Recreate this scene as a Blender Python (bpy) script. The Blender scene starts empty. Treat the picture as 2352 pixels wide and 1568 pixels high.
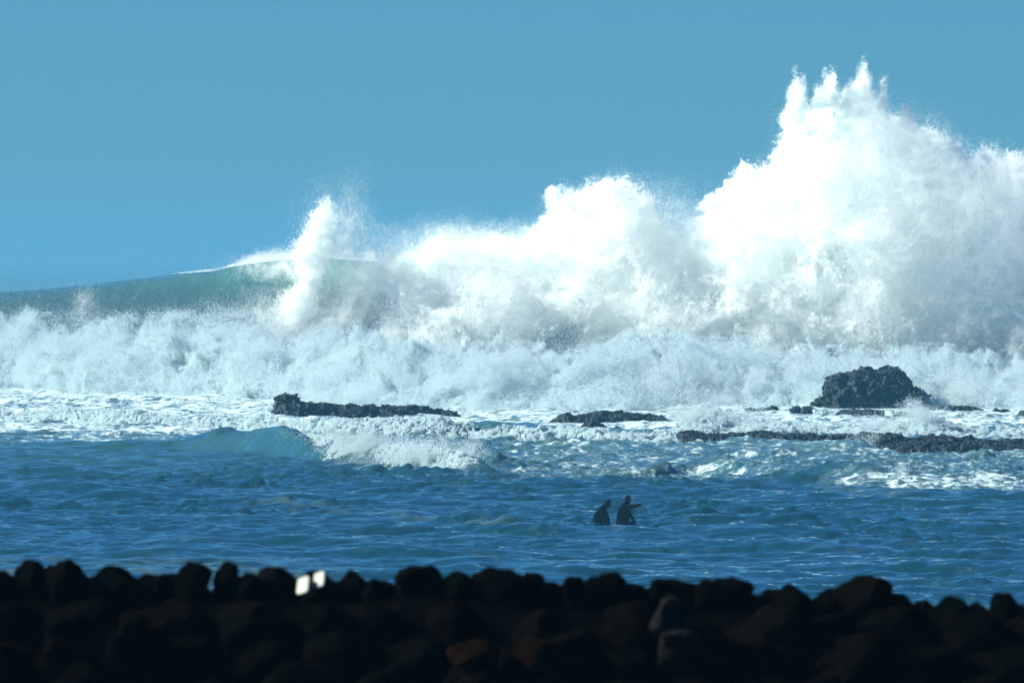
import bpy, bmesh, math, random
import numpy as np
from mathutils import Vector, Matrix, Euler

# ------------------------------------------------------------------ camera, sky, sun, exposure
sc = bpy.context.scene
col = sc.collection
rng = np.random.default_rng(11)
random.seed(11)
K = 36 / 300 / 2352          # radians per unit of the layout grid (2352 wide)
H = 9.2                      # eye height above the sea
YH = 590.0                   # horizon row of the layout grid


def P(u, v, D):
    """world point at distance D seen at grid column u, row v"""
    return ((u - 1176) * K * D, D, H - (v - YH) * K * D)


def dist_of(v):
    """distance of the flat sea seen at row v"""
    return H / (K * (np.asarray(v, float) - YH))


cam = bpy.data.cameras.new('camera')
cam_ob = bpy.data.objects.new('camera', cam)
col.objects.link(cam_ob)
sc.camera = cam_ob
cam.lens = 300
cam.sensor_width = 36
cam.clip_start = 0.5
cam.clip_end = 80000
cam.dof.use_dof = True
cam.dof.focus_distance = 380
cam.dof.aperture_fstop = 14
cam_ob.location = (0, 0, H)
cam_ob.rotation_euler = (math.radians(90) - (784 - YH) * K, 0, 0)

SUN_AZ, SUN_EL = math.radians(83), math.radians(33)      # sun to the left of the view axis
world = bpy.data.worlds.new('World')
sc.world = world
world.use_nodes = True
nt = world.node_tree
bg = nt.nodes['Background']
sky = nt.nodes.new('ShaderNodeTexSky')
sky.sky_type = 'NISHITA'
sky.sun_disc = False
sky.sun_elevation = SUN_EL
sky.sun_rotation = -SUN_AZ
sky.air_density = 1.0
sky.dust_density = 0
sky.ozone_density = 10
tint = nt.nodes.new('ShaderNodeMix')
tint.data_type = 'RGBA'
tint.blend_type = 'MULTIPLY'
tint.inputs[0].default_value = 1
tint.inputs[7].default_value = (0.275, 0.63, 0.86, 1)
nt.links.new(sky.outputs[0], tint.inputs[6])
nt.links.new(tint.outputs[2], bg.inputs[0])
bg.inputs[1].default_value = 0.05

sun = bpy.data.lights.new('sun', 'SUN')
sun_ob = bpy.data.objects.new('sun', sun)
col.objects.link(sun_ob)
sun.energy = 5.0
sun.angle = math.radians(0.5)
sun.color = (0.955, 1.0, 0.86)
sun_dir = Vector((-math.sin(SUN_AZ) * math.cos(SUN_EL), math.cos(SUN_AZ) * math.cos(SUN_EL), math.sin(SUN_EL)))
sun_ob.rotation_euler = sun_dir.to_track_quat('Z', 'Y').to_euler()

sc.view_settings.view_transform = 'Standard'
sc.view_settings.look = 'None'
sc.view_settings.gamma = 1
sc.view_settings.exposure = 1.16
sc.cycles.max_bounces = 32
sc.cycles.transmission_bounces = 24
sc.cycles.diffuse_bounces = 20
sc.cycles.glossy_bounces = 3
sc.cycles.volume_bounces = 1
sc.cycles.use_denoising = True


# ------------------------------------------------------------------ helpers
def tag(o, label=None, cat=None, group=None, kind=None):
    if label:
        o['label'] = label
    if cat:
        o['category'] = cat
    if group:
        o['group'] = group
    if kind:
        o['kind'] = kind
    return o


def link(name, me, mat=None, parent=None):
    o = bpy.data.objects.new(name, me)
    col.objects.link(o)
    if mat is not None and me is not None:
        me.materials.append(mat)
    if parent is not None:
        o.parent = parent
    return o


def mesh_np(name, verts, quads, smooth=True):
    me = bpy.data.meshes.new(name)
    v = np.ascontiguousarray(verts, np.float32)
    q = np.ascontiguousarray(quads, np.int32)
    me.vertices.add(len(v))
    me.vertices.foreach_set('co', v.ravel())
    me.loops.add(q.size)
    me.loops.foreach_set('vertex_index', q.ravel())
    me.polygons.add(len(q))
    me.polygons.foreach_set('loop_start', np.arange(0, q.size, q.shape[1], dtype=np.int32))
    me.polygons.foreach_set('use_smooth', np.full(len(q), smooth))
    me.update(calc_edges=True)
    return me


def grid_quads(nr, nc):
    i = np.arange(nr * nc).reshape(nr, nc)
    return np.stack([i[:-1, :-1], i[:-1, 1:], i[1:, 1:], i[1:, :-1]], -1).reshape(-1, 4)


def attr(me, name, vals):
    a = me.attributes.new(name, 'FLOAT', 'POINT')
    a.data.foreach_set('value', np.ascontiguousarray(vals, np.float32).ravel())


def make_noise(N, beta, seed):
    r = np.random.default_rng(seed)
    f = np.fft.fftfreq(N) * N
    k = np.sqrt(f[:, None, None] ** 2 + f[None, :, None] ** 2 + f[None, None, :] ** 2)
    k[0, 0, 0] = 1
    a = np.fft.fftn(r.standard_normal((N, N, N))) * k ** (-beta / 2)
    a[k < 2] = 0
    g = np.fft.ifftn(a).real.astype(np.float32)
    return g / g.std()


NOISE = [make_noise(96, 3.6, s) for s in range(3)]


def fbm(p, cell, g=0):
    """fractal noise, unit deviation; largest features about 48*cell, smallest about cell"""
    A = NOISE[g]
    N = A.shape[0]
    q = np.asarray(p, np.float32) / cell
    i = np.floor(q).astype(np.int32)
    f = q - i
    i %= N
    j = (i + 1) % N
    x0, y0, z0 = i.T
    x1, y1, z1 = j.T
    fx, fy, fz = f.T
    a = (A[x0, y0, z0] * (1 - fx) + A[x1, y0, z0] * fx) * (1 - fy) + (A[x0, y1, z0] * (1 - fx) + A[x1, y1, z0] * fx) * fy
    b = (A[x0, y0, z1] * (1 - fx) + A[x1, y0, z1] * fx) * (1 - fy) + (A[x0, y1, z1] * (1 - fx) + A[x1, y1, z1] * fx) * fy
    return a * (1 - fz) + b * fz


def fbm3(p, cell):
    return np.stack([fbm(p, cell, g) for g in range(3)], 1)


def sstep(a, b, x):
    t = np.clip((x - a) / (b - a), 0, 1)
    return t * t * (3 - 2 * t)


# ------------------------------------------------------------------ materials
def new_mat(name):
    m = bpy.data.materials.new(name)
    m.use_nodes = True
    n = m.node_tree
    return m, n, n.nodes['Principled BSDF']


def nd(n, kind, **kw):
    x = n.nodes.new(kind)
    for k, v in kw.items():
        if k in x.inputs:
            x.inputs[k].default_value = v
        else:
            setattr(x, k, v)
    return x


def mixc(n, fac, a, b):
    m = n.nodes.new('ShaderNodeMix')
    m.data_type = 'RGBA'
    for s, v in ((0, fac), (6, a), (7, b)):
        if hasattr(v, 'links'):
            n.links.new(v, m.inputs[s])
        else:
            m.inputs[s].default_value = v
    return m.outputs[2]


def maprange(n, x, a, b, c=0.0, d=1.0, smooth=True):
    m = n.nodes.new('ShaderNodeMapRange')
    if smooth:
        m.interpolation_type = 'SMOOTHSTEP'
    n.links.new(x, m.inputs[0])
    for i, v in enumerate((a, b, c, d)):
        if hasattr(v, 'links'):
            n.links.new(v, m.inputs[i + 1])
        else:
            m.inputs[i + 1].default_value = v
    return m.outputs[0]


def math_(n, op, a, b=None):
    m = n.nodes.new('ShaderNodeMath')
    m.operation = op
    for i, v in enumerate((a, b)):
        if v is None:
            continue
        if hasattr(v, 'links'):
            n.links.new(v, m.inputs[i])
        else:
            m.inputs[i].default_value = v
    return m.outputs[0]


def noise_tex(n, vec, scale, detail=4, rough=0.6, dist=0.0):
    t = nd(n, 'ShaderNodeTexNoise', Scale=scale, Detail=detail, Roughness=rough, Distortion=dist)
    n.links.new(vec, t.inputs['Vector'])
    return t.outputs[0]


def spray_material(name, colour):
    m, n, b = new_mat(name)
    n.nodes.remove(b)
    d = nd(n, 'ShaderNodeBsdfDiffuse', Color=(*colour, 1))
    t = nd(n, 'ShaderNodeBsdfTranslucent', Color=(*colour, 1))
    mx = nd(n, 'ShaderNodeMixShader')
    mx.inputs[0].default_value = 0.5
    n.links.new(d.outputs[0], mx.inputs[1])
    n.links.new(t.outputs[0], mx.inputs[2])
    n.links.new(mx.outputs[0], n.nodes['Material Output'].inputs[0])
    return m


MAT_SPRAY = spray_material('spray_white', (0.981, 0.993, 0.986))
MAT_FOAM = spray_material('foam_white', (0.66, 0.75, 0.78))


def sea_material():
    m, n, b = new_mat('sea_water')
    tc = nd(n, 'ShaderNodeTexCoord').outputs['Object']
    foam = nd(n, 'ShaderNodeAttribute', attribute_name='foam').outputs['Fac']
    aer_glow = nd(n, 'ShaderNodeAttribute', attribute_name='aeration_glow').outputs['Fac']
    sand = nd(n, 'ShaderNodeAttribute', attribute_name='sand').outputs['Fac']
    body = mixc(n, aer_glow, (0.0035, 0.032, 0.047, 1), (0.105, 0.260, 0.220, 1))  # lighter green: painted light through the crests, and aerated water
    n1 = noise_tex(n, tc, 0.6, 10, 0.70, 1.0)
    n2 = noise_tex(n, tc, 2.6, 7, 0.68, 0.8)
    pat = math_(n, 'ADD', math_(n, 'MULTIPLY', n1, 0.6), math_(n, 'MULTIPLY', n2, 0.4))
    thr = math_(n, 'SUBTRACT', 0.72, math_(n, 'MULTIPLY', foam, 0.42))
    hi = math_(n, 'ADD', thr, 0.11)
    mask = maprange(n, pat, thr, hi)
    thin = maprange(n, pat, math_(n, 'SUBTRACT', thr, 0.16), hi)
    body2 = mixc(n, math_(n, 'MULTIPLY', thin, 0.30), body, (0.30, 0.46, 0.50, 1))
    body3 = mixc(n, math_(n, 'MULTIPLY', sand, maprange(n, n1, 0.42, 0.62)), body2, (0.11, 0.17, 0.17, 1))
    colr = mixc(n, mask, body3, (0.54, 0.65, 0.69, 1))
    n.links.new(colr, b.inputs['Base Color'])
    rough = maprange(n, mask, 0, 1, 0.09, 0.9)
    n.links.new(rough, b.inputs['Roughness'])
    b.inputs['IOR'].default_value = 1.333
    bump = nd(n, 'ShaderNodeBump', Strength=0.10, Distance=0.05)
    n.links.new(noise_tex(n, tc, 2.6, 4, 0.6, 0.3), bump.inputs['Height'])
    n.links.new(bump.outputs[0], b.inputs['Normal'])
    return m


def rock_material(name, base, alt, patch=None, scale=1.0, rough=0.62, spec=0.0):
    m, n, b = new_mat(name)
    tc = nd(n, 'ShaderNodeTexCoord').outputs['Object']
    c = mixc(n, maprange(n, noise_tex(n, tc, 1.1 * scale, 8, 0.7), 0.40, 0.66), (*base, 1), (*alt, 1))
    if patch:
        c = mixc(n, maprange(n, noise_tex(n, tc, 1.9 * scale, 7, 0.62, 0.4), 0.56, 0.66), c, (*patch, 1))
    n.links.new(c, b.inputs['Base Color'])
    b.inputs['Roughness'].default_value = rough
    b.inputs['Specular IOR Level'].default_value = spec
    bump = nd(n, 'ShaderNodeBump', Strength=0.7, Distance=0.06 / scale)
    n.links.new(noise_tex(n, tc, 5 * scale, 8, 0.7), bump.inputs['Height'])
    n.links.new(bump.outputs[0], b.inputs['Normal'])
    return m


MAT_SEA = sea_material()
MAT_REEF = rock_material('wet_reef_rock', (0.006, 0.012, 0.022), (0.014, 0.021, 0.028), (0.034, 0.044, 0.030), spec=0.15)  # bluish lift in the rock colours paints in part of the haze
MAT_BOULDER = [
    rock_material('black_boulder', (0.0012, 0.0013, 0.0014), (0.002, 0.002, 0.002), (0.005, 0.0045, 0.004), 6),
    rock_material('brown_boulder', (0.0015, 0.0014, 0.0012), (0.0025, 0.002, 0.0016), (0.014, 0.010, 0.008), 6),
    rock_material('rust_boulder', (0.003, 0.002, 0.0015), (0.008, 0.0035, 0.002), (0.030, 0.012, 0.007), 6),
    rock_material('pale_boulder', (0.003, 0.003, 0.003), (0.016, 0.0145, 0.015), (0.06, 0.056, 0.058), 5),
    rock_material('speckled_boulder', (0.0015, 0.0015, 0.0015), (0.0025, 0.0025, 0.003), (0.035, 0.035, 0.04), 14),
]


# ------------------------------------------------------------------ sea surface
def ocean_tile(N, L, lp, spread, ang, seed):
    r = np.random.default_rng(seed)
    f = np.fft.fftfreq(N) * N * 2 * math.pi / L
    kx, ky = np.meshgrid(f, f, indexing='ij')
    k = np.hypot(kx, ky)
    k[0, 0] = 1
    kp = 2 * math.pi / lp
    S = np.exp(-1.2 * (kp / k) ** 2) / k ** 3.6
    th = np.arctan2(ky, kx) - ang
    S *= np.abs(np.cos(th / 1.0)) ** spread + 0.05
    S[0, 0] = 0
    a = np.fft.fft2(r.standard_normal((N, N))) * np.sqrt(S)
    h = np.fft.ifft2(a).real
    dx = np.fft.ifft2(a * 1j * kx / k).real
    dy = np.fft.ifft2(a * 1j * ky / k).real
    s = h.std()
    return [x.astype(np.float32) / s for x in (h, dx, dy)], L


def tile_sample(tile, x, y):
    arrs, L = tile
    N = arrs[0].shape[0]
    q = x / L * N
    w = y / L * N
    i = np.floor(q).astype(np.int64)
    j = np.floor(w).astype(np.int64)
    fx, fy = q - i, w - j
    i0, j0, i1, j1 = i % N, j % N, (i + 1) % N, (j + 1) % N
    out = []
    for A in arrs:
        out.append((A[i0, j0] * (1 - fx) + A[i1, j0] * fx) * (1 - fy) + (A[i0, j1] * (1 - fx) + A[i1, j1] * fx) * fy)
    return out


TILE_LONG = ocean_tile(512, 97.0, 10.0, 2.4, math.radians(72), 1)
TILE_CHOP = ocean_tile(512, 41.0, 2.1, 1.8, math.radians(105), 2)


def ridge(pts, wf, wb, x, y, front_pow=1.2):
    """height of a wave whose crest line is given as (u, crest row, foot row)"""
    pts = np.array(pts, float)
    Dc = dist_of(pts[:, 2]) + wf * 0.8
    xc = (pts[:, 0] - 1176) * K * Dc
    hc = H - (pts[:, 1] - YH) * K * Dc
    Y = np.interp(x, xc, Dc)
    hh = np.interp(x, xc, np.maximum(hc, 0))
    d = y - Y
    f = np.where(d < 0, (0.5 + 0.5 * np.cos(math.pi * np.clip(-d / wf, 0, 1))) ** front_pow, np.exp(-(d / wb) ** 2))
    return hh * f


BIG_CREST = [(-900, 715, 822), (-300, 690, 822), (0, 671, 822), (100, 664, 822), (200, 655, 822), (300, 644, 822), (400, 631, 822),
             (500, 622, 822), (560, 609, 822), (640, 599, 822), (760, 594, 822), (860, 600, 822), (930, 640, 822), (1050, 700, 822), (1400, 740, 822), (2600, 750, 822), (3400, 760, 822)]
WAVE2 = [(0, 1028, 1030), (150, 1024, 1030), (300, 1022, 1032), (400, 1018, 1034), (450, 1006, 1036), (510, 995, 1040), (570, 989, 1044), (640, 985, 1050), (690, 1000, 1056), (730, 1022, 1062), (760, 1026, 1066),
         (900, 1042, 1078), (1000, 1052, 1085), (1090, 1062, 1088), (1130, 1050, 1090), (1250, 1075, 1092), (1400, 1090, 1094)]
BORE = [(-400, 944, 960), (0, 946, 966), (300, 952, 978), (600, 958, 986), (900, 968, 1002), (1100, 976, 1006), (1300, 986, 1012), (1500, 1000, 1016), (1640, 1016, 1020)]
WAVE4 = [(1600, 1046, 1048), (1760, 1034, 1048), (1830, 1020, 1048), (1900, 1014, 1048), (1975, 1014, 1048), (2010, 1030, 1048), (2080, 1045, 1048)]
WAVE5 = [(1350, 1090, 1098), (1500, 1074, 1096), (1600, 1054, 1092), (1680, 1058, 1095), (1760, 1078, 1102), (1850, 1082, 1106), (1960, 1072, 1110), (2060, 1084, 1112),
         (2150, 1090, 1114), (2250, 1082, 1114), (2350, 1084, 1112), (2600, 1100, 1112)]
WAVE6 = [(-200, 1118, 1130), (60, 1112, 1132), (160, 1106, 1134), (300, 1124, 1140), (380, 1122, 1144), (520, 1134, 1146), (700, 1150, 1152)]


def sea_height(x, y):
    D = np.maximum(y, 60.0)
    calm = sstep(6000, 1200, D)
    a = tile_sample(TILE_LONG, x, y)
    c = tile_sample(TILE_CHOP, x + 13.0, y + 5.0)
    fade = sstep(900, 420, D)
    patch = 0.8 + 0.6 * np.tanh(fbm(np.stack([x.ravel(), y.ravel(), 0 * x.ravel()], 1), 2.4).reshape(x.shape))
    A1, A2 = (0.098 - 0.053 * sstep(600, 760, D) + 0.12 * sstep(815, 900, D)) * calm, 0.053 * fade * patch * (1 + 1.3 * sstep(0.25, 0.9, ridge(WAVE2, 5.5, 4, x, y)))
    pk = lambda h: (np.exp(0.85 * np.clip(h, -3, 2.4)) - 1.43) * 0.62      # peaked crests, flat troughs
    z = A1 * a[0] + A2 * (0.5 * pk(c[0]) + 0.5 * c[0])
    dx = -0.9 * (A1 * a[1] + A2 * c[1])
    dy = -0.9 * (A1 * a[2] + A2 * c[2])
    z = z + ridge(BIG_CREST, 17, 45, x, y, 0.85) + 0.15 * a[0] * sstep(830, 900, D) * sstep(4000, 1000, D)
    z = z + ridge(WAVE2, 5.5, 8, x, y, 1.1) + ridge(BORE, 3, 9, x, y) + ridge(WAVE4, 4, 6, x, y) + ridge(WAVE5, 3.4, 5, x, y) + ridge(WAVE6, 3.0, 5, x, y)
    return z, dx, dy


def build_sea():
    rows = [np.array([60, 120, 170, 205]), np.arange(225, 330, 0.30), np.arange(330, 420, 0.36), np.arange(420, 560, 0.6), np.arange(560, 760, 1.4),
            np.arange(760, 830, 0.5), np.arange(830, 1000, 2.0), 1000 * np.geomspace(1, 20, 130)]
    Y = np.concatenate(rows)
    t = np.linspace(-0.074, 0.074, 820)
    ext = np.array([4, 16, 60, 250, 1000, 4000.0])
    T, YY = np.meshgrid(np.concatenate([np.full(6, t[0]), t, np.full(6, t[-1])]), Y)
    X = T * YY
    X[:, :6] -= ext[::-1]
    X[:, -6:] += ext
    T = X / YY
    t = T[0]
    z, dx, dy = sea_height(X, YY)
    u = 1176 + T / K
    v = YH + H / (K * YY)
    # foam cover, where the surf has run
    left = sstep(1200, 1000, u)
    n = fbm(np.stack([X.ravel(), YY.ravel(), 0 * X.ravel() + 3], 1), 1.7, 1).reshape(X.shape)
    foam = 0.68 * sstep(860, 900, v) * sstep(1012, 990, v + 6 * n)
    foam = np.maximum(foam, (1 - left) * 0.50 * sstep(960, 1000, v) * sstep(1125, 1075, v + 14 * n))
    foam = np.maximum(foam, left * 0.55 * sstep(960, 990, v) * sstep(1032, 1000, v + 5 * n))
    foam = np.maximum(foam, sstep(1750, 1980, u) * 0.62 * sstep(1098, 1112, v) * sstep(1142, 1124, v + 6 * n))
    foam = np.maximum(foam, 0.34 * sstep(560, 300, u) * sstep(1000, 1010, v) * sstep(1026, 1014, v))
    foam = np.maximum(foam, 0.30 * sstep(850, 800, v) * sstep(560, 620, u) * sstep(700, 780, v))
    foam = np.maximum(foam, 0.10)
    foam = foam * (1 - 0.35 * sstep(0.35, 0.9, ridge(WAVE2, 5.5, 3, X, YY) * (u < 720)))
    aer_glow = sstep(1.0, 9.5, ridge(BIG_CREST, 17, 25, X, YY)) * (0.42 + 0.20 * sstep(150, 600, u) + 0.38 * sstep(660, 780, u))  # green of light shining through the wave, put into its colour
    aer_glow = np.maximum(aer_glow, 0.34 * sstep(0.6, 1.25, ridge(WAVE2, 5.5, 6, X, YY)) * sstep(400, 560, u))
    aer_glow = np.maximum(aer_glow, 0.42 * sstep(0.15, 0.6, ridge(WAVE4, 4, 6, X, YY)))
    aer_glow = np.maximum(aer_glow, 0.16 * sstep(1140, 1020, v))
    sv = np.interp(u, [500, 760, 1000, 1200], [1150, 1170, 1192, 1206])
    sand = 0.55 * np.exp(-((v - sv) / 9) ** 2) * sstep(520, 700, u) * sstep(1260, 1100, u)
    sand = np.maximum(sand, 0.5 * sstep(1268, 1300, v) * sstep(900, 500, u))
    verts = np.stack([X + dx, YY + dy, z], -1).reshape(-1, 3)
    me = mesh_np('sea', verts, grid_quads(len(Y), len(t)))
    attr(me, 'foam', foam)
    attr(me, 'aeration_glow', aer_glow)
    attr(me, 'sand', sand)
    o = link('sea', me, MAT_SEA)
    tag(o, 'rough blue sea with foam streaks and swell reaching the hazy horizon', 'sea', kind='structure')


build_sea()


# ------------------------------------------------------------------ reef rocks
def reef_rock(name, label, tops, foot, depth, seed, nx=150, na=34, rough=1.0, power=2.3, group='reef rocks in the surf', D=None):
    """a craggy rock: tops = outline (u, row), foot = row of its waterline"""
    tops = np.array(tops, float)
    nx, na = nx * 2, int(na * 1.7)
    D = float(dist_of(foot)) + depth * 0.5 if D is None else D
    u = np.linspace(tops[0, 0], tops[-1, 0], nx)
    vt = np.interp(u, tops[:, 0], tops[:, 1])
    x = (u - 1176) * K * D
    zt = H - (vt - YH) * K * D
    xm, zmax = 0.5 * (x[0] + x[-1]), zt.max()
    s = np.linspace(-1, 1, nx)
    plan = (1 - np.abs(s) ** 4) ** 0.5 * 0.85 + 0.15
    a = np.linspace(0, math.pi, na)
    ca, sa = np.cos(a), np.sin(a)
    ex = 2 / power
    yy = -np.sign(ca) * np.abs(ca) ** ex
    zz = np.abs(sa) ** ex
    zb = -1.0
    X = np.repeat(x[:, None], na, 1)
    Y = D + yy[None] * plan[:, None] * depth * 0.5
    Z = zb + (zt[:, None] - zb) * zz[None]
    p = np.stack([X, Y, Z], -1).reshape(-1, 3)
    q = p + seed * 37.7
    size = max(0.5, min(zmax, 3.0))
    d = fbm3(q, 0.06) * 0.16 * size * rough + fbm3(q, 0.02) * 0.06 * rough + fbm3(q, 0.008) * 0.014 * rough
    r = np.abs(fbm3(q * np.array([1, 1, 1.6]), 0.035)) * 0.09 * size * rough
    d[:, 2] *= 0.55
    d[:, 0] *= 0.6
    r *= 0.6
    p[:, 2] += 0.07 * (p[:, 2] > 0.2)
    p = p + (d - r) * np.array([1, 1, 0.8])
    p[:, 0] -= xm
    p[:, 1] -= D
    me = mesh_np(name, p, grid_quads(nx, na), smooth=True)
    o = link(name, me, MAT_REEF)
    o.location = (xm, D, 0)
    tag(o, label, 'rock', group)
    return o


reef_rock('rock_ledge', 'long dark rock ledge with a raised blunt left end below the surf',
          [(632, 930), (634, 914), (650, 908), (672, 912), (690, 921), (720, 927), (750, 930), (775, 936), (800, 933), (830, 932), (850, 934), (870, 938), (900, 934),
           (940, 936), (980, 940), (1010, 944), (1040, 946), (1058, 951), (1066, 960)], 962, 7, 1, nx=230)
reef_rock('rock_ledge', 'low flat rock ledge mid surf with a small knob at its left end',
          [(1266, 968), (1276, 964), (1296, 954), (1306, 951), (1314, 960), (1322, 957), (1350, 953), (1374, 946), (1390, 947), (1420, 949), (1450, 951), (1480, 954), (1505, 957), (1530, 962), (1548, 970)], 972, 6, 2, nx=170)
reef_rock('rock', 'small pointed dark rock just in front of the low mid ledge',
          [(1334, 983), (1345, 976), (1360, 970), (1372, 974), (1388, 979), (1402, 984)], 986, 3, 3, nx=70)
reef_rock('rock', 'thin sliver of dark rock trailing right of the small pointed rock',
          [(1406, 985), (1414, 982), (1425, 983), (1436, 986)], 987, 2, 4, nx=40)
reef_rock('sea_stack', 'big blocky dark rock standing tall before the spray at right',
          [(1868, 938), (1876, 928), (1890, 922), (1898, 921), (1904, 905), (1903, 893), (1908, 876), (1920, 866), (1938, 859), (1952, 862), (1970, 854), (1990, 851), (2004, 852), (2016, 858), (2030, 853), (2048, 850),
           (2062, 852), (2076, 858), (2086, 872), (2092, 888), (2096, 904), (2104, 904), (2116, 910), (2126, 922), (2122, 932), (2130, 940)], 944, 11, 5, nx=170, na=70, power=3.4, rough=0.75)
reef_rock('rock', 'small dark knob of rock left of the white cascade', [(1814, 946), (1820, 939), (1832, 937), (1842, 943)], 950, 2.5, 6, nx=50)
reef_rock('rock', 'upright dark stone beside the left edge of the white cascade', [(1838, 950), (1844, 938), (1856, 936), (1868, 937), (1872, 950)], 955, 3, 7, nx=50)
reef_rock('rock', 'broken dark rock shelf under the big blocky rock', [(1918, 952), (1930, 944), (1955, 941), (1985, 943), (2010, 944), (2032, 946), (2028, 955), (2036, 958)], 962, 4, 8, nx=120)
reef_rock('rock', 'low wet rock in the foam right of the broken shelf', [(2040, 957), (2052, 953), (2080, 950), (2094, 953), (2106, 960)], 963, 3, 9, nx=70)
reef_rock('rock', 'thin toothed row of dark rocks in the surf left of the cascade', [(1712, 937), (1722, 936), (1738, 939), (1750, 937), (1762, 938), (1776, 935), (1790, 938)], 944, 2.5, 10, nx=120, rough=1.4)
reef_rock('rock', 'small far rock right of the big blocky rock', [(2150, 941), (2160, 934), (2172, 936), (2176, 942)], 945, 3, 11, nx=40)
reef_rock('rock', 'low rounded dark rock in the far row at right', [(2174, 943), (2182, 936), (2205, 936), (2222, 934), (2238, 936), (2262, 945), (2276, 951)], 953, 4, 12, nx=110)
reef_rock('rock', 'pair of far dark humps near the right edge', [(2276, 949), (2284, 941), (2298, 944), (2310, 942), (2325, 946), (2338, 952)], 955, 3.5, 13, nx=90)
reef_rock('rock', 'far dark rock cut by the right edge of the picture', [(2334, 955), (2342, 947), (2360, 944), (2390, 946), (2420, 955)], 960, 4, 14, nx=70)
reef_rock('rock_ledge', 'near dark rock ledge whose blunt left tip juts into the foam',
          [(1558, 998), (1566, 994), (1590, 993), (1620, 998), (1650, 1000), (1680, 997), (1700, 1000), (1720, 995), (1760, 994), (1800, 998), (1840, 1000), (1870, 999), (1885, 1008)], 1019, 6, 15, nx=230)
reef_rock('rock_ledge', 'near dark rock ledge stretching to the right edge behind the green wave',
          [(1862, 1010), (1880, 1003), (1910, 1004), (1940, 1002), (1966, 1004), (1984, 995), (2010, 998), (2040, 1000), (2060, 1002), (2080, 1012), (2100, 1008), (2130, 1003), (2170, 1003), (2200, 1010), (2230, 1006),
           (2260, 1012), (2290, 1014), (2320, 1011), (2352, 1014), (2420, 1012), (2480, 1020)], 1034, 5, 16, nx=330)
reef_rock('rock_ledge', 'lowest wet rock shelf in front of the right hand ledge',
          [(2010, 1030), (2040, 1022), (2080, 1019), (2130, 1019), (2180, 1017), (2215, 1022), (2260, 1026), (2300, 1022), (2352, 1024), (2420, 1026), (2480, 1034)], 1044, 5, 17, nx=230)


# ------------------------------------------------------------------ spray and white water (clouds of droplets)
def droplet_group(mat):
    g = bpy.data.node_groups.new('droplets_' + mat.name, 'GeometryNodeTree')
    g.interface.new_socket('Geometry', in_out='INPUT', socket_type='NodeSocketGeometry')
    g.interface.new_socket('Geometry', in_out='OUTPUT', socket_type='NodeSocketGeometry')
    i, o = g.nodes.new('NodeGroupInput'), g.nodes.new('NodeGroupOutput')
    m = g.nodes.new('GeometryNodeMeshToPoints')
    a = g.nodes.new('GeometryNodeInputNamedAttribute')
    a.data_type = 'FLOAT'
    a.inputs[0].default_value = 'size'
    s = g.nodes.new('GeometryNodeSetMaterial')
    s.inputs['Material'].default_value = mat
    g.links.new(i.outputs[0], m.inputs[0])
    g.links.new(a.outputs[0], m.inputs['Radius'])
    g.links.new(m.outputs[0], s.inputs[0])
    g.links.new(s.outputs[0], o.inputs[0])
    return g


GROUPS = {m.name: droplet_group(m) for m in (MAT_SPRAY, MAT_FOAM)}


def droplets(name, label, cat, chunks, mat=MAT_SPRAY, group=None):
    p = np.concatenate([c[0] for c in chunks])
    r = np.concatenate([c[1] for c in chunks])
    me = bpy.data.meshes.new(name)
    me.vertices.add(len(p))
    me.vertices.foreach_set('co', np.ascontiguousarray(p, np.float32).ravel())
    attr(me, 'size', r)
    o = link(name, me, mat)
    md = o.modifiers.new('droplets', 'NODES')
    md.node_group = GROUPS[mat.name]
    tag(o, label, cat, group, 'stuff')
    return o


def shells(c, rad, n, inner=0.5, power=2.0, squash=(1, 1, 1), soft=0.06):
    """n points in the soft outer shells of the lobes"""
    w = rad ** power
    idx = rng.choice(len(c), n, p=w / w.sum())
    v = rng.standard_normal((n, 3))
    v /= np.linalg.norm(v, axis=1)[:, None]
    s = inner + (1 - inner) * rng.random(n) ** 0.6
    s *= 1 + np.abs(rng.standard_normal(n)) * soft
    return c[idx] + v * (rad[idx] * s)[:, None] * np.array(squash)


def lobe_field(n, rmin, rmax, top, base, D_of, depth, bias=1.2, u0=None, u1=None):
    """n lobes filling the space between two outlines (u, row)"""
    top, base = np.array(top, float), np.array(base, float)
    u0 = top[0, 0] if u0 is None else u0
    u1 = top[-1, 0] if u1 is None else u1
    u = rng.uniform(u0, u1, n)
    t = np.interp(u, top[:, 0], top[:, 1])
    b = np.interp(u, base[:, 0], base[:, 1])
    f = rng.random(n) ** bias
    v = t + (b - t) * f
    cu = np.linspace(u0 - 40, u1 + 40, 1400)
    cv = np.interp(cu, top[:, 0], top[:, 1])
    dist = np.empty(n)
    for k in range(0, n, 2000):
        dist[k:k + 2000] = np.min(np.hypot(cu[None] - u[k:k + 2000, None], cv[None] - v[k:k + 2000, None]), 1)
    r = np.minimum(rmin + (rmax - rmin) * rng.random(n) ** 2, dist * 0.95 + rmin * 0.5)
    D = D_of(u, v, f) + rng.uniform(-1, 1, n) * np.clip(dist / 110, 0.15, 1) * depth
    return np.stack(P(u, v, D), 1), r * K * D


def turbulence(p, a=1.0):
    return p + fbm3(p, 0.35) * 0.55 * a + fbm3(p, 0.06) * 0.13 * a


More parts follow.
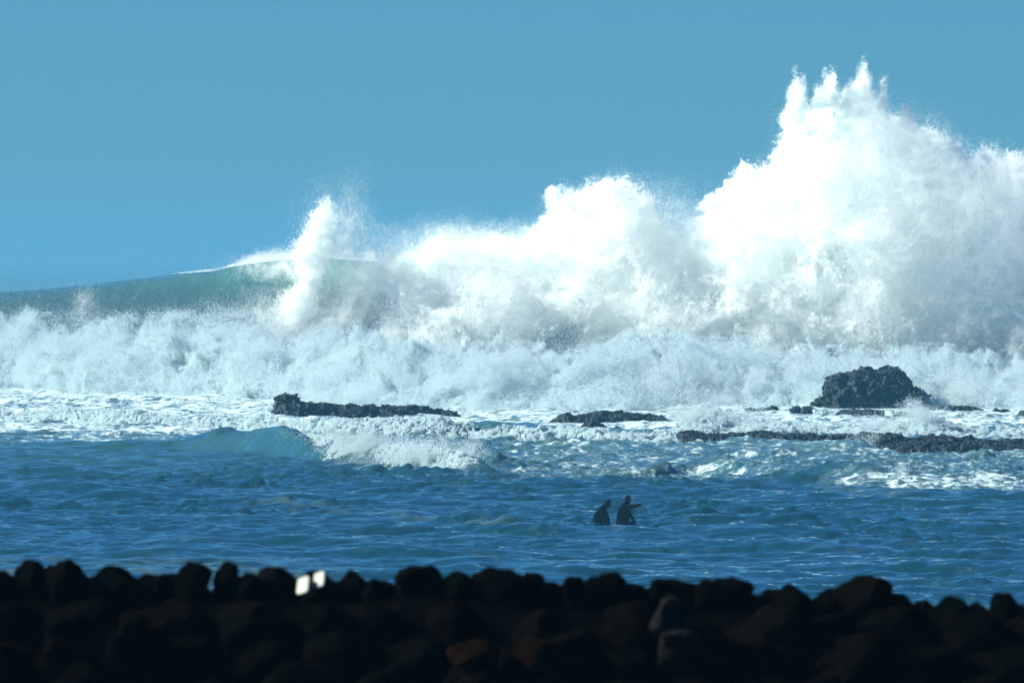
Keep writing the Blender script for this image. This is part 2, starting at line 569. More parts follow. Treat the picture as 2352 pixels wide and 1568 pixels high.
PLUME_TOP = [(880, 720), (900, 650), (925, 612), (955, 580), (1000, 548), (1050, 555), (1150, 567), (1210, 565), (1222, 505), (1250, 457), (1300, 437), (1340, 447), (1400, 420), (1440, 422), (1490, 447), (1520, 487),
             (1545, 552), (1600, 527), (1612, 487), (1660, 447), (1680, 407), (1760, 380), (1778, 335), (1775, 297), (1810, 267), (1820, 240), (1870, 250), (1890, 225), (1905, 215), (1950, 215), (1975, 205),
             (2000, 215), (2040, 260), (2085, 272), (2110, 307), (2150, 314), (2200, 337), (2220, 377), (2260, 362), (2300, 367), (2440, 385), (2600, 450), (2760, 600)]
PLUME_BASE = [(600, 815), (2600, 820)]


def plume():
    D_of = lambda u, v, f: 790 - 12 * f
    cs, rs = [], []
    for n, a, b in ((520, 25, 85), (2400, 12, 36), (4500, 6, 15)):
        c, r = lobe_field(n, a, b, PLUME_TOP, PLUME_BASE, D_of, 9)
        cs.append(c)
        rs.append(r)
    c, r = np.concatenate(cs), np.concatenate(rs)
    p = turbulence(shells(c, r, 3400000, 0.30, soft=0.12))
    uu = 1176 + p[:, 0] / (K * p[:, 1])
    p = p[rng.random(len(p)) > 0.55 * sstep(1980, 2280, uu + 25 * fbm(p, 0.12))]
    chunks = [(p, rng.uniform(0.014, 0.036, len(p)))]
    # dense heart of the burst
    m = 220000
    u = rng.uniform(905, 2230, m)
    cu = np.linspace(860, 2300, 1441)
    ct = np.interp(cu, [a[0] for a in PLUME_TOP], [a[1] for a in PLUME_TOP])
    inset = np.array([ct[max(0, k - 38):k + 39].max() for k in range(len(ct))])
    t = np.interp(u, cu, inset) + 34
    q = turbulence(np.stack(P(u, t + (820 - t) * rng.random(m), 793 + rng.standard_normal(m) * 1.5), 1), 0.8)
    chunks.append((q, rng.uniform(0.05, 0.10, len(q))))
    # soft veil of fine drops drifting round the billows
    q = shells(c, r * 1.15 + 0.4, 1000000, 0.3) + rng.standard_normal((1000000, 3)) * np.array([0.9, 0.7, 0.6]) + np.array([0.7, -0.6, 0.2])
    q = turbulence(q)
    chunks.append((q, rng.uniform(0.006, 0.015, len(q))))
    n = 800000          # pale mist hanging over the right flank and along the foot
    u = 2480 - 520 * rng.random(n) ** 1.1
    t = np.interp(u, [a[0] for a in PLUME_TOP], [a[1] for a in PLUME_TOP])
    v = t - 12 + (850 - t) * rng.random(n) ** 0.8
    q = turbulence(np.stack(P(u, v, 776 + rng.standard_normal(n) * 4), 1))
    chunks.append((q, rng.uniform(0.009, 0.018, n)))
    for u, v, su, sv, n in ((1560, 550, 40, 50, 150000), (1130, 555, 90, 22, 70000), (1020, 545, 50, 22, 40000), (900, 640, 40, 40, 60000)):
        q = turbulence(np.stack(P(u + rng.standard_normal(n) * su, v + rng.standard_normal(n) * sv, 784 + rng.standard_normal(n) * 3), 1))
        chunks.append((q, rng.uniform(0.006, 0.013, n)))
    # the jets at the crown
    jets = [(1832, 200, 13, 50), (1822, 235, 16, 45), (1905, 195, 20, 45), (1878, 218, 9, 28), (1982, 175, 15, 55), (1975, 215, 26, 50), (2030, 215, 8, 45), (1945, 215, 12, 35), (2085, 262, 14, 30), (2190, 335, 14, 26),
            (2265, 362, 20, 26), (2335, 366, 22, 22), (1640, 458, 22, 18), (1272, 440, 14, 14), (1405, 418, 18, 14)]
    for u, v, ru, rv in jets:
        k = K * 785
        for fil in range(9):
            fu = rng.standard_normal() * ru * 0.5
            tip = rv * (1 - abs(fu / ru) * 0.9) * rng.uniform(0.55, 1.0) if fil else rv
            lean = rng.standard_normal() * ru * 0.22
            n = int(34 * ru * (tip + rv) / 10)
            t = rng.random(n) ** 0.6
            wd = ru * (0.06 + 0.42 * t ** 1.3)
            e = np.stack([(fu + lean * (1 - t) + rng.standard_normal(n) * wd) * k, rng.standard_normal(n) * 0.6, (tip - t * (tip + rv * 1.1)) * k], 1)
            p = np.array(P(u, v, 785)) + e
            p = p[fbm(p + u, 0.035) > 0.35 - 1.1 * t]
            p = p + fbm3(p, 0.04) * 0.16 + fbm3(p, 0.012) * 0.05
            chunks.append((p, rng.uniform(0.008, 0.026, len(p))))
    droplets('spray_plume', 'towering white plume of spray exploding behind the big dark rock', 'spray', chunks)


plume()


def left_jet():
    D = 781
    k = K * D
    chunks = []
    spine = [(660, 790, 95), (668, 745, 70), (682, 690, 44), (696, 640, 34), (710, 600, 38), (722, 565, 40), (735, 538, 36), (746, 515, 26), (752, 494, 10)]
    n = 330000
    t = rng.random(n) ** 1.15 * (len(spine) - 1.001)
    sp = np.array(spine, float)
    i0 = t.astype(int)
    f = (t - i0)[:, None]
    q = sp[i0] * (1 - f) + sp[i0 + 1] * f
    ang = rng.standard_normal((n, 3))
    p = np.stack(P(q[:, 0] + ang[:, 0] * q[:, 2] * 0.30, q[:, 1] + ang[:, 1] * 6, D + ang[:, 2] * 1.2), 1)
    p = turbulence(p, 0.75) + fbm3(p + 9, 0.10) * 0.5 + fbm3(p, 0.02) * 0.12
    p = p[(fbm(p, 0.05, 1) > -0.15 - 0.8 * (q[:, 1] > 690)) ]
    chunks.append((p, rng.uniform(0.012, 0.034, len(p))))
    # drifting veils: right of the jet, over the lip and down the green face
    for u, v, su, sv, n in ((790, 530, 40, 45, 50000), (665, 605, 32, 16, 26000), (600, 610, 45, 6, 12000), (665, 745, 60, 36, 150000), (770, 735, 70, 34, 240000), (800, 670, 50, 40, 120000), (185, 715, 16, 28, 9000), (905, 660, 40, 50, 70000)):
        q = np.stack(P(u + rng.standard_normal(n) * su, v + rng.standard_normal(n) * sv, D + rng.standard_normal(n) * 3), 1)
        q = turbulence(q)
        chunks.append((q, rng.uniform(0.006, 0.014, n)))
    # spindrift torn off the lip of the big wave
    cu = rng.uniform(400, 860, 60000)
    cv = np.interp(cu, [q[0] for q in BIG_CREST], [q[1] for q in BIG_CREST]) - np.abs(rng.standard_normal(60000)) * (3 + 10 * sstep(480, 640, cu)) + 3
    q = np.stack(P(cu, cv, 800 + rng.standard_normal(60000) * 1.2), 1)
    keep = fbm(q, 0.12) > np.interp(cu, [400, 520, 640, 860], [1.2, 0.2, -0.4, -0.2])
    q = q[keep]
    chunks.append((q, rng.uniform(0.01, 0.03, len(q))))
    n = 520000         # thin mist drifting in front of the swell
    q = turbulence(np.stack(P(rng.uniform(-250, 900, n), 800 - np.abs(rng.standard_normal(n)) * 75, 690 + rng.standard_normal(n) * 12), 1))
    chunks.append((q[q[:, 2] > 0.3], rng.uniform(0.0025, 0.0055, int((q[:, 2] > 0.3).sum()))))
    droplets('spray_jet', 'slim slanting jet of white spray leaping off the green wave', 'spray', chunks)


left_jet()

BANK_TOP = [(-420, 752), (-200, 742), (0, 737), (70, 742), (150, 750), (200, 745), (280, 740), (330, 752), (395, 735), (440, 752), (500, 727), (560, 742), (600, 770), (660, 782), (760, 778), (900, 792), (1050, 797), (1200, 792), (1350, 784),
            (1500, 778), (1600, 774), (1700, 785), (1850, 803), (2000, 822), (2100, 815), (2160, 828), (2250, 835), (2352, 838), (2700, 848)]
BANK_BASE = [(-200, 890), (0, 896), (200, 906), (400, 914), (600, 922), (800, 938), (1000, 944), (1200, 946), (1400, 948), (1600, 938), (1800, 938), (2500, 948)]


def bank():
    bb = np.array(BANK_BASE, float)

    def D_of(u, v, f):
        g = fbm(np.stack([u * 0.05, v * 0.09, 0 * u], 1), 0.25)          # rolls that lean forward and hollows between
        return dist_of(np.interp(u, bb[:, 0], bb[:, 1])) + 6 + 24 * (1 - f) - 3.2 * np.clip(g, -1.2, 1.6)
    cs, rs = [], []
    for n, a, b in ((230, 35, 80), (1000, 14, 42), (2600, 7, 18), (2500, 4, 8)):
        c, r = lobe_field(n, a, b, BANK_TOP, BANK_BASE, D_of, 4, 1.0)
        cs.append(c)
        rs.append(r)
    c, r = np.concatenate(cs), np.concatenate(rs)
    p = turbulence(shells(c, r, 3500000, 0.35, soft=0.04), 0.8)
    p = p[p[:, 2] > -0.2]
    chunks = [(p, rng.uniform(0.009, 0.022, len(p)))]
    q = turbulence(shells(c, r * 1.05 + 0.1, 600000, 0.3) + rng.standard_normal((600000, 3)) * np.array([0.5, 0.5, 0.2]), 0.9)
    q = q[q[:, 2] > 0]
    chunks.append((q, rng.uniform(0.004, 0.009, len(q))))
    # flecks flung above the crest
    for u, v, s, n in ((60, 738, 26, 900), (280, 740, 22, 1600), (395, 732, 20, 2200), (410, 745, 30, 2000), (520, 735, 45, 4000), (590, 760, 40, 2500), (150, 745, 40, 1200), (1720, 900, 40, 1500), (1000, 792, 150, 3000), (2150, 830, 40, 800)):
        q = np.stack(P(u + rng.standard_normal(n) * s, v - np.abs(rng.standard_normal(n)) * s * 0.4, 585 + rng.standard_normal(n) * 2), 1)
        chunks.append((q + fbm3(q, 0.04) * 0.25, rng.uniform(0.008, 0.022, n)))
    droplets('whitewater', 'broad bank of tumbling whitewater rolling in behind the rock ledges', 'whitewater', chunks, MAT_FOAM)


bank()


def bore(name, label, top, base, n, lob, rsize, depth, sprays=(), amp=0.3, mat=MAT_FOAM, Dadd=1.0):
    bb = np.array(base, float)
    D_of = lambda u, v, f: dist_of(np.interp(u, bb[:, 0], bb[:, 1])) + Dadd + depth * (1 - f)
    cs, rs = [], []
    for m, a, b in lob:
        c, r = lobe_field(m, a, b, top, base, D_of, depth * 0.25, 0.9)
        cs.append(c)
        rs.append(r)
    c, r = np.concatenate(cs), np.concatenate(rs)
    p = turbulence(shells(c, r, n, 0.4), amp)
    p = p[p[:, 2] > -0.1]
    chunks = [(p, rng.uniform(*rsize, len(p)))]
    for u, v, su, sv, m in sprays:
        D = float(dist_of(np.interp(u, bb[:, 0], bb[:, 1]))) + Dadd + depth * 0.5
        t = np.stack(P(u + rng.standard_normal(m) * su, v - np.abs(rng.standard_normal(m)) * sv + sv * 0.3, D + rng.standard_normal(m)), 1)
        t = t + fbm3(t, 0.05) * 0.25
        chunks.append((t, rng.uniform(0.006, 0.015, m)))
    droplets(name, label, 'foam', chunks, mat)


bore('foam_line', 'long low line of white foam crossing the water before the ledges',
     [(-200, 938), (0, 940), (150, 946), (230, 942), (400, 955), (600, 950), (640, 957), (800, 964), (900, 962), (1000, 968), (1100, 972), (1200, 978), (1300, 986), (1420, 990), (1560, 985), (1600, 1005)],
     [(-200, 962), (0, 968), (300, 980), (600, 988), (900, 1003), (1100, 1007), (1300, 1012), (1500, 1016), (1600, 1018)], 620000, ((900, 4, 12), (4500, 2, 5)), (0.008, 0.021), 3, Dadd=-0.8)
bore('breaking_wave_foam', 'white tumbling foam of the small breaking wave left of centre',
     [(676, 1000), (690, 992), (740, 998), (800, 1004), (860, 1012), (940, 1020), (1000, 1022), (1060, 1030), (1095, 1040), (1110, 1066)],
     [(676, 1012), (700, 1046), (730, 1056), (800, 1064), (900, 1074), (1000, 1082), (1060, 1086), (1095, 1086), (1110, 1084)], 460000, ((400, 4, 10), (2600, 2.5, 5)), (0.007, 0.017), 4.4,
     ((760, 1002, 40, 5, 2500), (950, 1024, 60, 6, 4000), (1080, 1040, 16, 8, 1500), (840, 1030, 40, 9, 16000), (980, 1048, 50, 9, 20000)), 0.14, Dadd=-2.8)
bore('surge_foam', 'white surge bursting over the near right hand ledge',
     [(1540, 1002), (1562, 985), (1580, 955), (1600, 940), (1640, 944), (1680, 965), (1740, 972), (1800, 968), (1900, 980), (1960, 984), (2010, 975), (2050, 968), (2080, 958), (2110, 948), (2150, 954), (2170, 965), (2230, 985), (2290, 982),
      (2352, 985), (2450, 990)],
     [(1540, 1010), (1900, 1012), (2450, 1020)], 620000, ((600, 6, 16), (3000, 2.5, 7)), (0.008, 0.021), 8,
     ((1600, 958, 30, 16, 9000), (2110, 955, 26, 13, 9000), (1700, 966, 40, 10, 5000), (2000, 976, 30, 10, 4000), (1670, 930, 30, 14, 1500)), 0.35, MAT_FOAM, Dadd=6)
bore('crest_foam', 'small white crest curling on the green wave before the right ledge',
     [(1955, 1022), (1968, 1010), (1985, 1008), (2000, 1014), (2014, 1030)], [(1955, 1034), (1985, 1036), (2014, 1040)], 26000, ((60, 2, 6),), (0.01, 0.02), 1.0, ((1985, 1008, 14, 5, 1200),), 0.12, Dadd=-0.6)
bore('crest_foam', 'little white splash on the dark swell low at right',
     [(2040, 1100), (2062, 1090), (2078, 1084), (2092, 1090), (2130, 1104)], [(2040, 1106), (2078, 1108), (2130, 1110)], 26000, ((60, 2, 5),), (0.009, 0.018), 1.0, ((2078, 1086, 12, 4, 1200),), 0.12, Dadd=-0.6)



def cascade():
    n = 26000
    u = 1868 + 58 * rng.random(n) ** 1.3
    f = rng.random(n)
    strand = np.sin(u * 1.9) + 0.7 * np.sin(u * 0.83 + 2) + 0.5 * np.sin(u * 4.1)
    v0 = 939 + (u - 1868) * 0.02
    D = float(dist_of(957)) + 0.6 - f * 0.9
    p = np.stack(P(u + rng.standard_normal(n) * 0.5, v0 + f * np.interp(u, [1868, 1900, 1926], [26, 22, 10]), D), 1)
    p = p[(strand > -0.7) | (f < 0.25)]
    p = p + fbm3(p, 0.03) * 0.06
    lip = np.stack(P(rng.uniform(1866, 2120, 14000), 940.5 + rng.standard_normal(14000) * 0.7, float(dist_of(955)) + 1.2 + rng.standard_normal(14000) * 0.3), 1)
    lip = lip[fbm(lip, 0.08) > -0.5]
    droplets('cascade', 'white water pouring off the rock shelf under the big blocky rock', 'cascade', [(p, rng.uniform(0.012, 0.022, len(p))), (lip, rng.uniform(0.015, 0.03, len(lip)))], MAT_FOAM)


cascade()


# ------------------------------------------------------------------ the two waders
def plain(name, colour, rough=0.5, spec=0.4):
    m, n, b = new_mat(name)
    tc = nd(n, 'ShaderNodeTexCoord').outputs['Object']
    c = mixc(n, maprange(n, noise_tex(n, tc, 14, 5), 0.35, 0.7), (*[x * 0.8 for x in colour], 1), (*colour, 1))
    n.links.new(c, b.inputs['Base Color'])
    b.inputs['Roughness'].default_value = rough
    b.inputs['Specular IOR Level'].default_value = spec
    return m


MAT_SUIT = plain('black_neoprene', (0.003, 0.0035, 0.007), 0.7, 0.0)
MAT_SKIN = plain('skin', (0.30, 0.15, 0.11), 0.5, 0.4)


def skin_body(name, chains, mat, parent):
    """chains: lists of (x, y, z, radius); equal coordinates join. One continuous skinned surface."""
    verts, radii, edges, index = [], [], [], {}

    def vid(q):
        key = tuple(round(c, 4) for c in q[:3])
        if key not in index:
            index[key] = len(verts)
            verts.append(q[:3])
            radii.append(q[3:] if len(q) > 4 else (q[3], q[3]))
        return index[key]
    for ch in chains:
        ids = [vid(q) for q in ch]
        edges += list(zip(ids[:-1], ids[1:]))
    me = bpy.data.meshes.new(name)
    me.from_pydata(verts, edges, [])
    tmp = bpy.data.objects.new(name, me)
    col.objects.link(tmp)
    tmp.modifiers.new('skin', 'SKIN').use_smooth_shade = True
    for i, sv in enumerate(me.skin_vertices[0].data):
        sv.radius = radii[i]
        sv.use_root = i == 0
    sub = tmp.modifiers.new('sub', 'SUBSURF')
    sub.levels = sub.render_levels = 2
    dg = bpy.context.evaluated_depsgraph_get()
    out = bpy.data.meshes.new_from_object(tmp.evaluated_get(dg))
    bpy.data.objects.remove(tmp)
    out.name = name
    out.materials.clear()
    return link(name, out, mat, parent)


def hand(w, d, side, point=False):
    """palm, four fingers and a thumb from the wrist w along direction d"""
    w, d, side = Vector(w), Vector(d).normalized(), Vector(side).normalized()
    up = d.cross(side)
    palm = w + d * 0.075
    ch = [[(*w, 0.040), (*palm, 0.046, 0.030)]]
    for i, (o, l) in enumerate(((-0.030, 0.060), (-0.010, 0.068), (0.010, 0.062), (0.028, 0.048))):
        k0 = palm + side * o + d * 0.022
        if point and i == 0:
            k1, k2 = k0 + d * 0.04, k0 + d * 0.08
        else:
            k1 = k0 + d * l * 0.55 - up * 0.012
            k2 = k1 + d * l * 0.1 - up * l * 0.55
        ch.append([(*palm, 0.046, 0.030), (*k0, 0.015), (*k1, 0.014), (*k2, 0.011)])
    t1 = w + d * 0.045 - side * 0.035
    t2 = t1 + d * 0.035 - side * 0.012
    ch.append([(*w, 0.040), (*t1, 0.018), (*t2, 0.014)])
    return ch


def face_mesh(parent, centre, look):
    """bare face in the opening of the hood: brow, eye hollows, nose, mouth, chin"""
    bm = bmesh.new()
    bmesh.ops.create_uvsphere(bm, u_segments=28, v_segments=20, radius=1)
    for v in bm.verts:
        x, y, z = v.co
        v.co = Vector((0.072 * x, 0.064 * y, 0.094 * z))
        if x > 0:
            v.co.x += 0.026 * math.exp(-((y / 0.22) ** 2 + ((z + 0.12) / 0.22) ** 2))           # nose
            for s in (-1, 1):
                v.co.x -= 0.012 * math.exp(-(((y - s * 0.38) / 0.2) ** 2 + ((z - 0.12) / 0.14) ** 2))  # eyes
            v.co.x += 0.008 * math.exp(-((z - 0.32) / 0.12) ** 2)                               # brow
            v.co.x -= 0.007 * math.exp(-((y / 0.35) ** 2 + ((z + 0.48) / 0.06) ** 2))           # mouth
            v.co.x += 0.009 * math.exp(-((y / 0.3) ** 2 + ((z + 0.80) / 0.14) ** 2))            # chin
    me = bpy.data.meshes.new('face')
    bm.to_mesh(me)
    bm.free()
    for p in me.polygons:
        p.use_smooth = True
    o = link('face', me, MAT_SKIN, parent)
    o.location = centre
    o.rotation_euler = look
    return o


def hood_mesh(parent, centre, look):
    bm = bmesh.new()
    bmesh.ops.create_uvsphere(bm, u_segments=28, v_segments=20, radius=1)
    gone = [v for v in bm.verts if v.co.x > 0.55 and abs(v.co.y) < 0.62 and -0.78 < v.co.z < 0.52]
    bmesh.ops.delete(bm, geom=gone, context='VERTS')
    for v in bm.verts:
        v.co = Vector((0.116 * v.co.x - 0.014, 0.098 * v.co.y, 0.130 * v.co.z + 0.012))
    me = bpy.data.meshes.new('hood')
    bm.to_mesh(me)
    bm.free()
    for p in me.polygons:
        p.use_smooth = True
    o = link('hood', me, MAT_SUIT, parent)
    o.modifiers.new('thickness', 'SOLIDIFY').thickness = 0.006
    o.location = centre
    o.rotation_euler = look
    return o


def wader(label, u, v, turn, J):
    root = bpy.data.objects.new('person', None)
    col.objects.link(root)
    D = float(dist_of(v))
    root.location = ((u - 1176) * K * D, D, 0.05)
    root.rotation_euler = (0, 0, turn)
    root.scale = (1.06, 1.06, 1.06)
    tag(root, label, 'person', 'waders in the shallows')
    pel, sp, ch, nk, hd = J['spine']
    pelvis, spine, chest = (*pel, 0.225, 0.215), (*sp, 0.225, 0.21), (*ch, 0.275, 0.24)
    neck, head = (*nk, 0.085), (*hd, 0.115)
    chains = [[pelvis, spine, chest, neck, head]]
    for side, key in ((-1, 'near'), (1, 'far')):
        sh, el, wr = J[key]
        d = Vector(wr) - Vector(el)
        chains.append([chest, (*sh, 0.115), (*el, 0.078), (*wr, 0.046)])
        chains += hand(wr, d, (0, -0.3, 1) if J.get('point') == key else (0.4, side, 0.2), J.get('point') == key)
        hip = (pel[0], pel[1] + side * 0.11, pel[2] - 0.12)
        knee = (pel[0] + 0.10 + 0.08 * side, pel[1] + side * 0.12, pel[2] - 0.48)
        ankle = (pel[0] + 0.02 + 0.16 * side, pel[1] + side * 0.13, pel[2] - 0.90)
        toe = (ankle[0] + 0.17, ankle[1], ankle[2] - 0.05)
        chains.append([pelvis, (*hip, 0.17), (*knee, 0.09), (*ankle, 0.06), (*toe, 0.05)])
    skin_body('body', chains, MAT_SUIT, root)
    hv = Vector(hd)
    hood_mesh(root, hv + Vector((-0.004, 0, 0.012)), J['look'])
    off = Euler(J['look']).to_matrix() @ Vector((0.036, 0, -0.006))
    face_mesh(root, hv + off, J['look'])
    return root


wader('person in black hooded wetsuit pointing to the right, standing waist deep', 1434, 1203, math.radians(-18), dict(
    spine=[(-0.05, 0, 0.05), (-0.06, 0, 0.24), (0.0, 0, 0.46), (0.08, 0, 0.62), (0.14, 0, 0.74)],
    near=[(0.04, -0.17, 0.53), (0.26, -0.24, 0.50), (0.49, -0.16, 0.57)], far=[(0.0, 0.17, 0.50), (0.10, 0.24, 0.26), (0.26, 0.20, 0.07)],
    point='near', look=(0, 0.05, math.radians(-22))))
wader('person in black wetsuit stooping forward with arms hanging, standing waist deep', 1380, 1205, math.radians(-8), dict(
    spine=[(-0.06, 0, 0.05), (-0.09, 0, 0.22), (0.01, 0, 0.44), (0.14, 0, 0.54), (0.25, 0, 0.62)],
    near=[(0.06, -0.18, 0.46), (0.09, -0.25, 0.22), (0.20, -0.20, 0.02)], far=[(0.06, 0.18, 0.46), (0.16, 0.24, 0.24), (0.24, 0.2, 0.03)],
    look=(0, 0.22, math.radians(-12))))


# ------------------------------------------------------------------ shore and boulder wall
WALL_D = 33.0
WS = WALL_D / 80.0


def build_shore():
    Y = np.array([-120, -40, 0, 14, 24, 30, 32, 34, 37, 48, 75, 125.0])
    Z = np.array([8.2, 7.9, 7.6, 7.5, 7.4, 7.3, 7.25, 7.25, 6.9, 4.6, 1.0, -2.5])
    ys = np.concatenate([np.linspace(a, b, 7)[:-1] for a, b in zip(Y[:-1], Y[1:])] + [[Y[-1]]])
    xs = np.concatenate([[-3500, -900, -250, -80, -35], np.linspace(-20, 20, 60), [35, 80, 250, 900, 3500]])
    X, YY = np.meshgrid(xs, ys)
    Zz = np.interp(YY, Y, Z)
    p = np.stack([X, YY, Zz], -1).reshape(-1, 3)
    p[:, 2] += fbm(p, 0.3) * 0.12
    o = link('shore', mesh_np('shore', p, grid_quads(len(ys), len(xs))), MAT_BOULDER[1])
    tag(o, 'dark stony shore under the boulder wall', 'shore', kind='structure')


build_shore()


def boulder_mesh(i, boxy):
    r = random.Random(100 + i)
    bm = bmesh.new()
    bmesh.ops.create_icosphere(bm, subdivisions=4, radius=1)
    co = np.array([v.co for v in bm.verts])
    if boxy:
        pw = r.uniform(3.0, 4.5)
        co /= ((np.abs(co) ** pw).sum(1) ** (1 / pw))[:, None]
    else:
        pw = r.uniform(2.1, 2.7)
        co /= ((np.abs(co) ** pw).sum(1) ** (1 / pw))[:, None]
    for k in range(10):
        n = np.array([r.gauss(0, 1), r.gauss(0, 1), r.gauss(0, 0.8)])
        n /= np.linalg.norm(n)
        lim = r.uniform(0.60, 0.90)
        d = co @ n
        co = co - np.clip(d - lim, 0, None)[:, None] * n * 0.95
    q = co + i * 11.3
    co = co + fbm3(q, 0.035) * 0.035 + fbm3(q, 0.012) * 0.014
    co /= np.abs(co).max(0)
    for v, c in zip(bm.verts, co):
        v.co = c
    me = bpy.data.meshes.new('boulder')
    bm.to_mesh(me)
    bm.free()
    for p in me.polygons:
        p.use_smooth = True
    return me


BOULDERS = {}


def boulder(parent, u, vt, w, h, D, mat=0, kind=None, tilt=0.0):
    kind = random.randrange(10) if kind is None else kind
    key = (kind, mat)
    if key not in BOULDERS:
        me = boulder_mesh(kind, kind >= 7)
        me.materials.append(MAT_BOULDER[mat])
        BOULDERS[key] = me
    k = K * D
    o = bpy.data.objects.new('boulder', BOULDERS[key])
    col.objects.link(o)
    o.parent = parent
    x, y, z = P(u, vt, D)
    o.scale = (w * k / 2, max(w, h) * k / 2 * random.uniform(0.8, 1.1), h * k / 2)
    o.location = (x, y, z - h * k / 2 * 0.985)
    o.rotation_euler = (random.uniform(-0.1, 0.1), tilt, 0)
    return o


def build_wall():
    xs = np.linspace(-14, 14, 90)
    prof = [(WALL_D + (a - 80) * WS, H - (H - b) * WS) for a, b in ((78.6, 4.2), (79.0, 5.1), (79.6, 5.85), (80.3, 6.02), (81.0, 5.7), (81.6, 5.0), (82.0, 4.0))]
    X = np.repeat(xs[:, None], len(prof), 1)
    Yp = np.array([q[0] for q in prof])[None] + 0 * X
    Zp = np.array([q[1] for q in prof])[None] + 0 * X
    p = np.stack([X, Yp, Zp], -1).reshape(-1, 3)
    p[:, 2] += fbm(p, 0.03) * 0.03 - 0.02 * (p[:, 0])
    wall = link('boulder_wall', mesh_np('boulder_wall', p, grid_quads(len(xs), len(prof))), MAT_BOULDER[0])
    tag(wall, 'out of focus wall of black boulders along the bottom of the view', 'wall')
    top = [(-260, 1290, 150, 150, 0), (-110, 1300, 150, 140, 0), (0, 1294, 110, 150, 0), (72, 1284, 80, 120, 0), (118, 1296, 60, 100, 1), (152, 1269, 108, 150, 0), (272, 1284, 160, 170, 0, 8), (385, 1316, 70, 90, 0), (442, 1290, 96, 110, 0),
           (516, 1288, 64, 100, 1), (572, 1303, 80, 110, 0), (640, 1298, 130, 120, 4, 7), (722, 1308, 90, 130, 0), (800, 1302, 92, 130, 0), (858, 1318, 70, 100, 0), (962, 1297, 128, 150, 1), (1048, 1310, 80, 120, 0), (1140, 1304, 190, 170, 0, 4),
           (1222, 1312, 70, 120, 0), (1266, 1328, 54, 70, 1), (1318, 1322, 60, 100, 0), (1390, 1314, 118, 140, 0, 9), (1466, 1345, 70, 110, 0), (1540, 1314, 150, 150, 0), (1612, 1328, 70, 100, 0), (1672, 1326, 140, 140, 0), (1800, 1332, 140, 170, 0, 2),
           (1904, 1348, 90, 120, 0, 8), (1988, 1318, 150, 160, 1, 5), (2062, 1352, 90, 110, 0), (2120, 1366, 80, 110, 0), (2200, 1356, 136, 140, 0, 8), (2312, 1360, 100, 130, 0, 7), (2420, 1350, 140, 150, 0), (2550, 1360, 150, 150, 0), (2690, 1355, 150, 150, 0)]
    edge = random.Random(5)
    for u, end, vt in ((-1900, -330, 1296), (2770, 4300, 1358)):
        while u < end:
            w = edge.uniform(100, 170)
            top.append((u + w / 2, vt + edge.uniform(-14, 16), w, 150, 0))
            u += w * 0.92
    for q in top:
        u, v, w, h, m = q[:5]
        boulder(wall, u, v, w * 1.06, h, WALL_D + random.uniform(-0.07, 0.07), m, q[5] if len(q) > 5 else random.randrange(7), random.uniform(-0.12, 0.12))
    u = -1920
    while u < 4320:                                     # second row behind, closing the gaps
        w = random.uniform(90, 150)
        vt = np.interp(u + w / 2, [-300, 300, 600, 1200, 1700, 2100, 2700], [1314, 1311, 1317, 1326, 1344, 1370, 1370])
        boulder(wall, u + w / 2, vt + random.uniform(-6, 10), w * 1.25, 120, WALL_D + 0.75 * WS, 0, random.randrange(7), random.uniform(-0.15, 0.15))
        u += w
    for row, (v0, D) in enumerate(((1385, WALL_D - 0.45 * WS), (1465, WALL_D - 0.9 * WS), (1545, WALL_D - 1.3 * WS))):
        u = -1900 + row * 40
        while u < 4300:
            w = random.uniform(110, 210)
            h = w * random.uniform(0.7, 1.0)
            boulder(wall, u + w / 2, v0 + random.uniform(-22, 22) + 0.0168 * (min(max(u, -300), 2700) - 1200), w * 1.15, h, D + random.uniform(-0.06, 0.06), random.choice((0, 0, 0, 0, 1, 1)), None, random.uniform(-0.4, 0.4))
            u += w
    boulder(wall, 1534, 1368, 92, 112, WALL_D - 1.00 * WS, 3, 3, 0.55)
    boulder(wall, 1556, 1436, 118, 96, WALL_D - 1.25 * WS, 3, 6, -0.2)
    boulder(wall, 1080, 1466, 135, 80, WALL_D - 1.50 * WS, 2, 1, 0.1)
    boulder(wall, 1232, 1462, 110, 90, WALL_D - 1.50 * WS, 2, 4, 0.2)
    boulder(wall, 1090, 1525, 140, 110, WALL_D - 1.65 * WS, 1, 5, 0.1)
    boulder(wall, 306, 1392, 90, 90, WALL_D - 1.10 * WS, 1, 0, 0.4)
    return wall


build_wall()


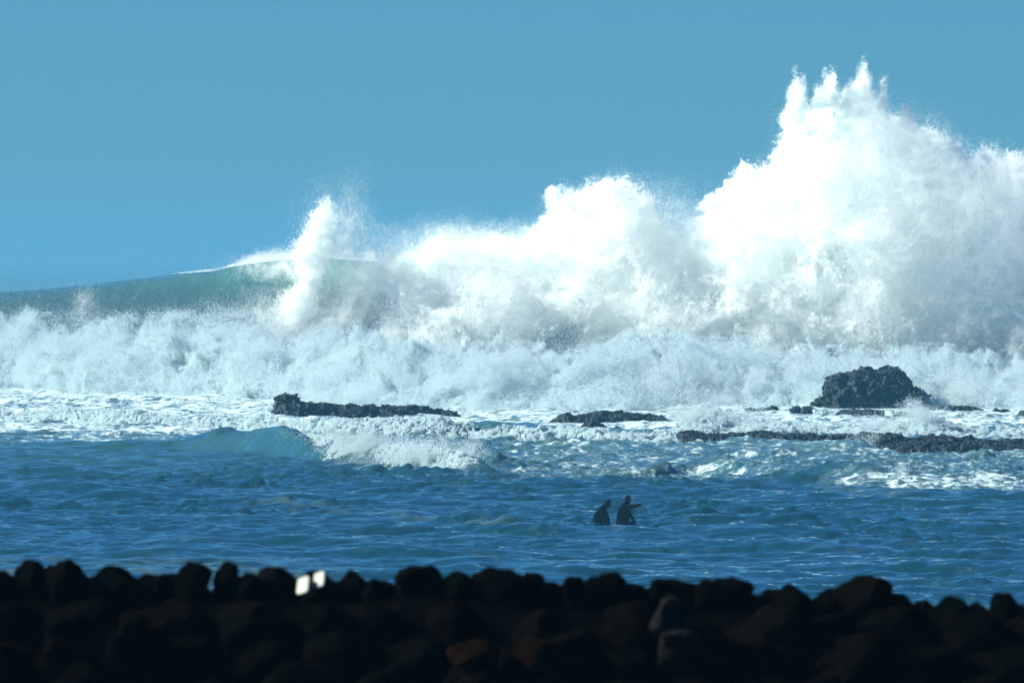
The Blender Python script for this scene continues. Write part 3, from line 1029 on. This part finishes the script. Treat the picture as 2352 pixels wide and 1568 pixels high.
def plate(label, u, v, w, h, D, rot, yaw):
    """thin white square with rounded corners"""
    k = K * D
    bm = bmesh.new()
    a, b, r = w * k / 2, h * k / 2, min(w, h) * k * 0.2
    pts = []
    for cx, cy, a0 in ((a - r, b - r, 0), (-a + r, b - r, 90), (-a + r, -b + r, 180), (a - r, -b + r, 270)):
        for s in range(6):
            t = math.radians(a0 + s * 18)
            pts.append((cx + r * math.cos(t), cy + r * math.sin(t)))
    lo = [bm.verts.new((x, 0.006, z)) for x, z in pts]
    hi = [bm.verts.new((x, -0.006, z)) for x, z in pts]
    bm.faces.new(hi)
    bm.faces.new(lo[::-1])
    n = len(pts)
    for i in range(n):
        bm.faces.new((lo[i], lo[(i + 1) % n], hi[(i + 1) % n], hi[i]))
    bmesh.ops.recalc_face_normals(bm, faces=bm.faces)
    me = bpy.data.meshes.new('white_plate')
    bm.to_mesh(me)
    bm.free()
    o = link('white_plate', me, MAT_PLATE)
    o.location = P(u, v, D)
    o.rotation_euler = (math.radians(-24), rot, yaw)
    tag(o, label, 'plate', 'white plates on the boulder wall')


MAT_PLATE = plain('white_plastic', (0.42, 0.44, 0.38), 0.6, 0.2)
plate('small white square plate on the boulders, the lower left of two', 697, 1344, 33, 40, WALL_D - 0.78 * WS, math.radians(-14), math.radians(-38))
plate('small white square plate on the boulders, the upper right of two', 734, 1331, 30, 36, WALL_D - 0.78 * WS, math.radians(-14), math.radians(-38))

# ------------------------------------------------------------------ sea air
me = bpy.data.meshes.new('haze')
bm = bmesh.new()
bmesh.ops.create_cube(bm, size=1)
bm.to_mesh(me)
bm.free()
mh = bpy.data.materials.new('sea_haze')
mh.use_nodes = True
mh.node_tree.nodes.clear()
ho = mh.node_tree.nodes.new('ShaderNodeOutputMaterial')
hv = mh.node_tree.nodes.new('ShaderNodeVolumePrincipled')
hv.inputs['Color'].default_value = (0.13, 0.39, 0.62, 1)
hv.inputs['Density'].default_value = 0.00031
hv.inputs['Anisotropy'].default_value = 0.0
mh.node_tree.links.new(hv.outputs[0], ho.inputs['Volume'])
haze = link('haze', me, mh)
haze.location = (0, 10100, 16.0)
haze.scale = (12000, 20600, 40.0)
tag(haze, 'thin blue sea haze hanging over the whole view', 'haze', kind='stuff')
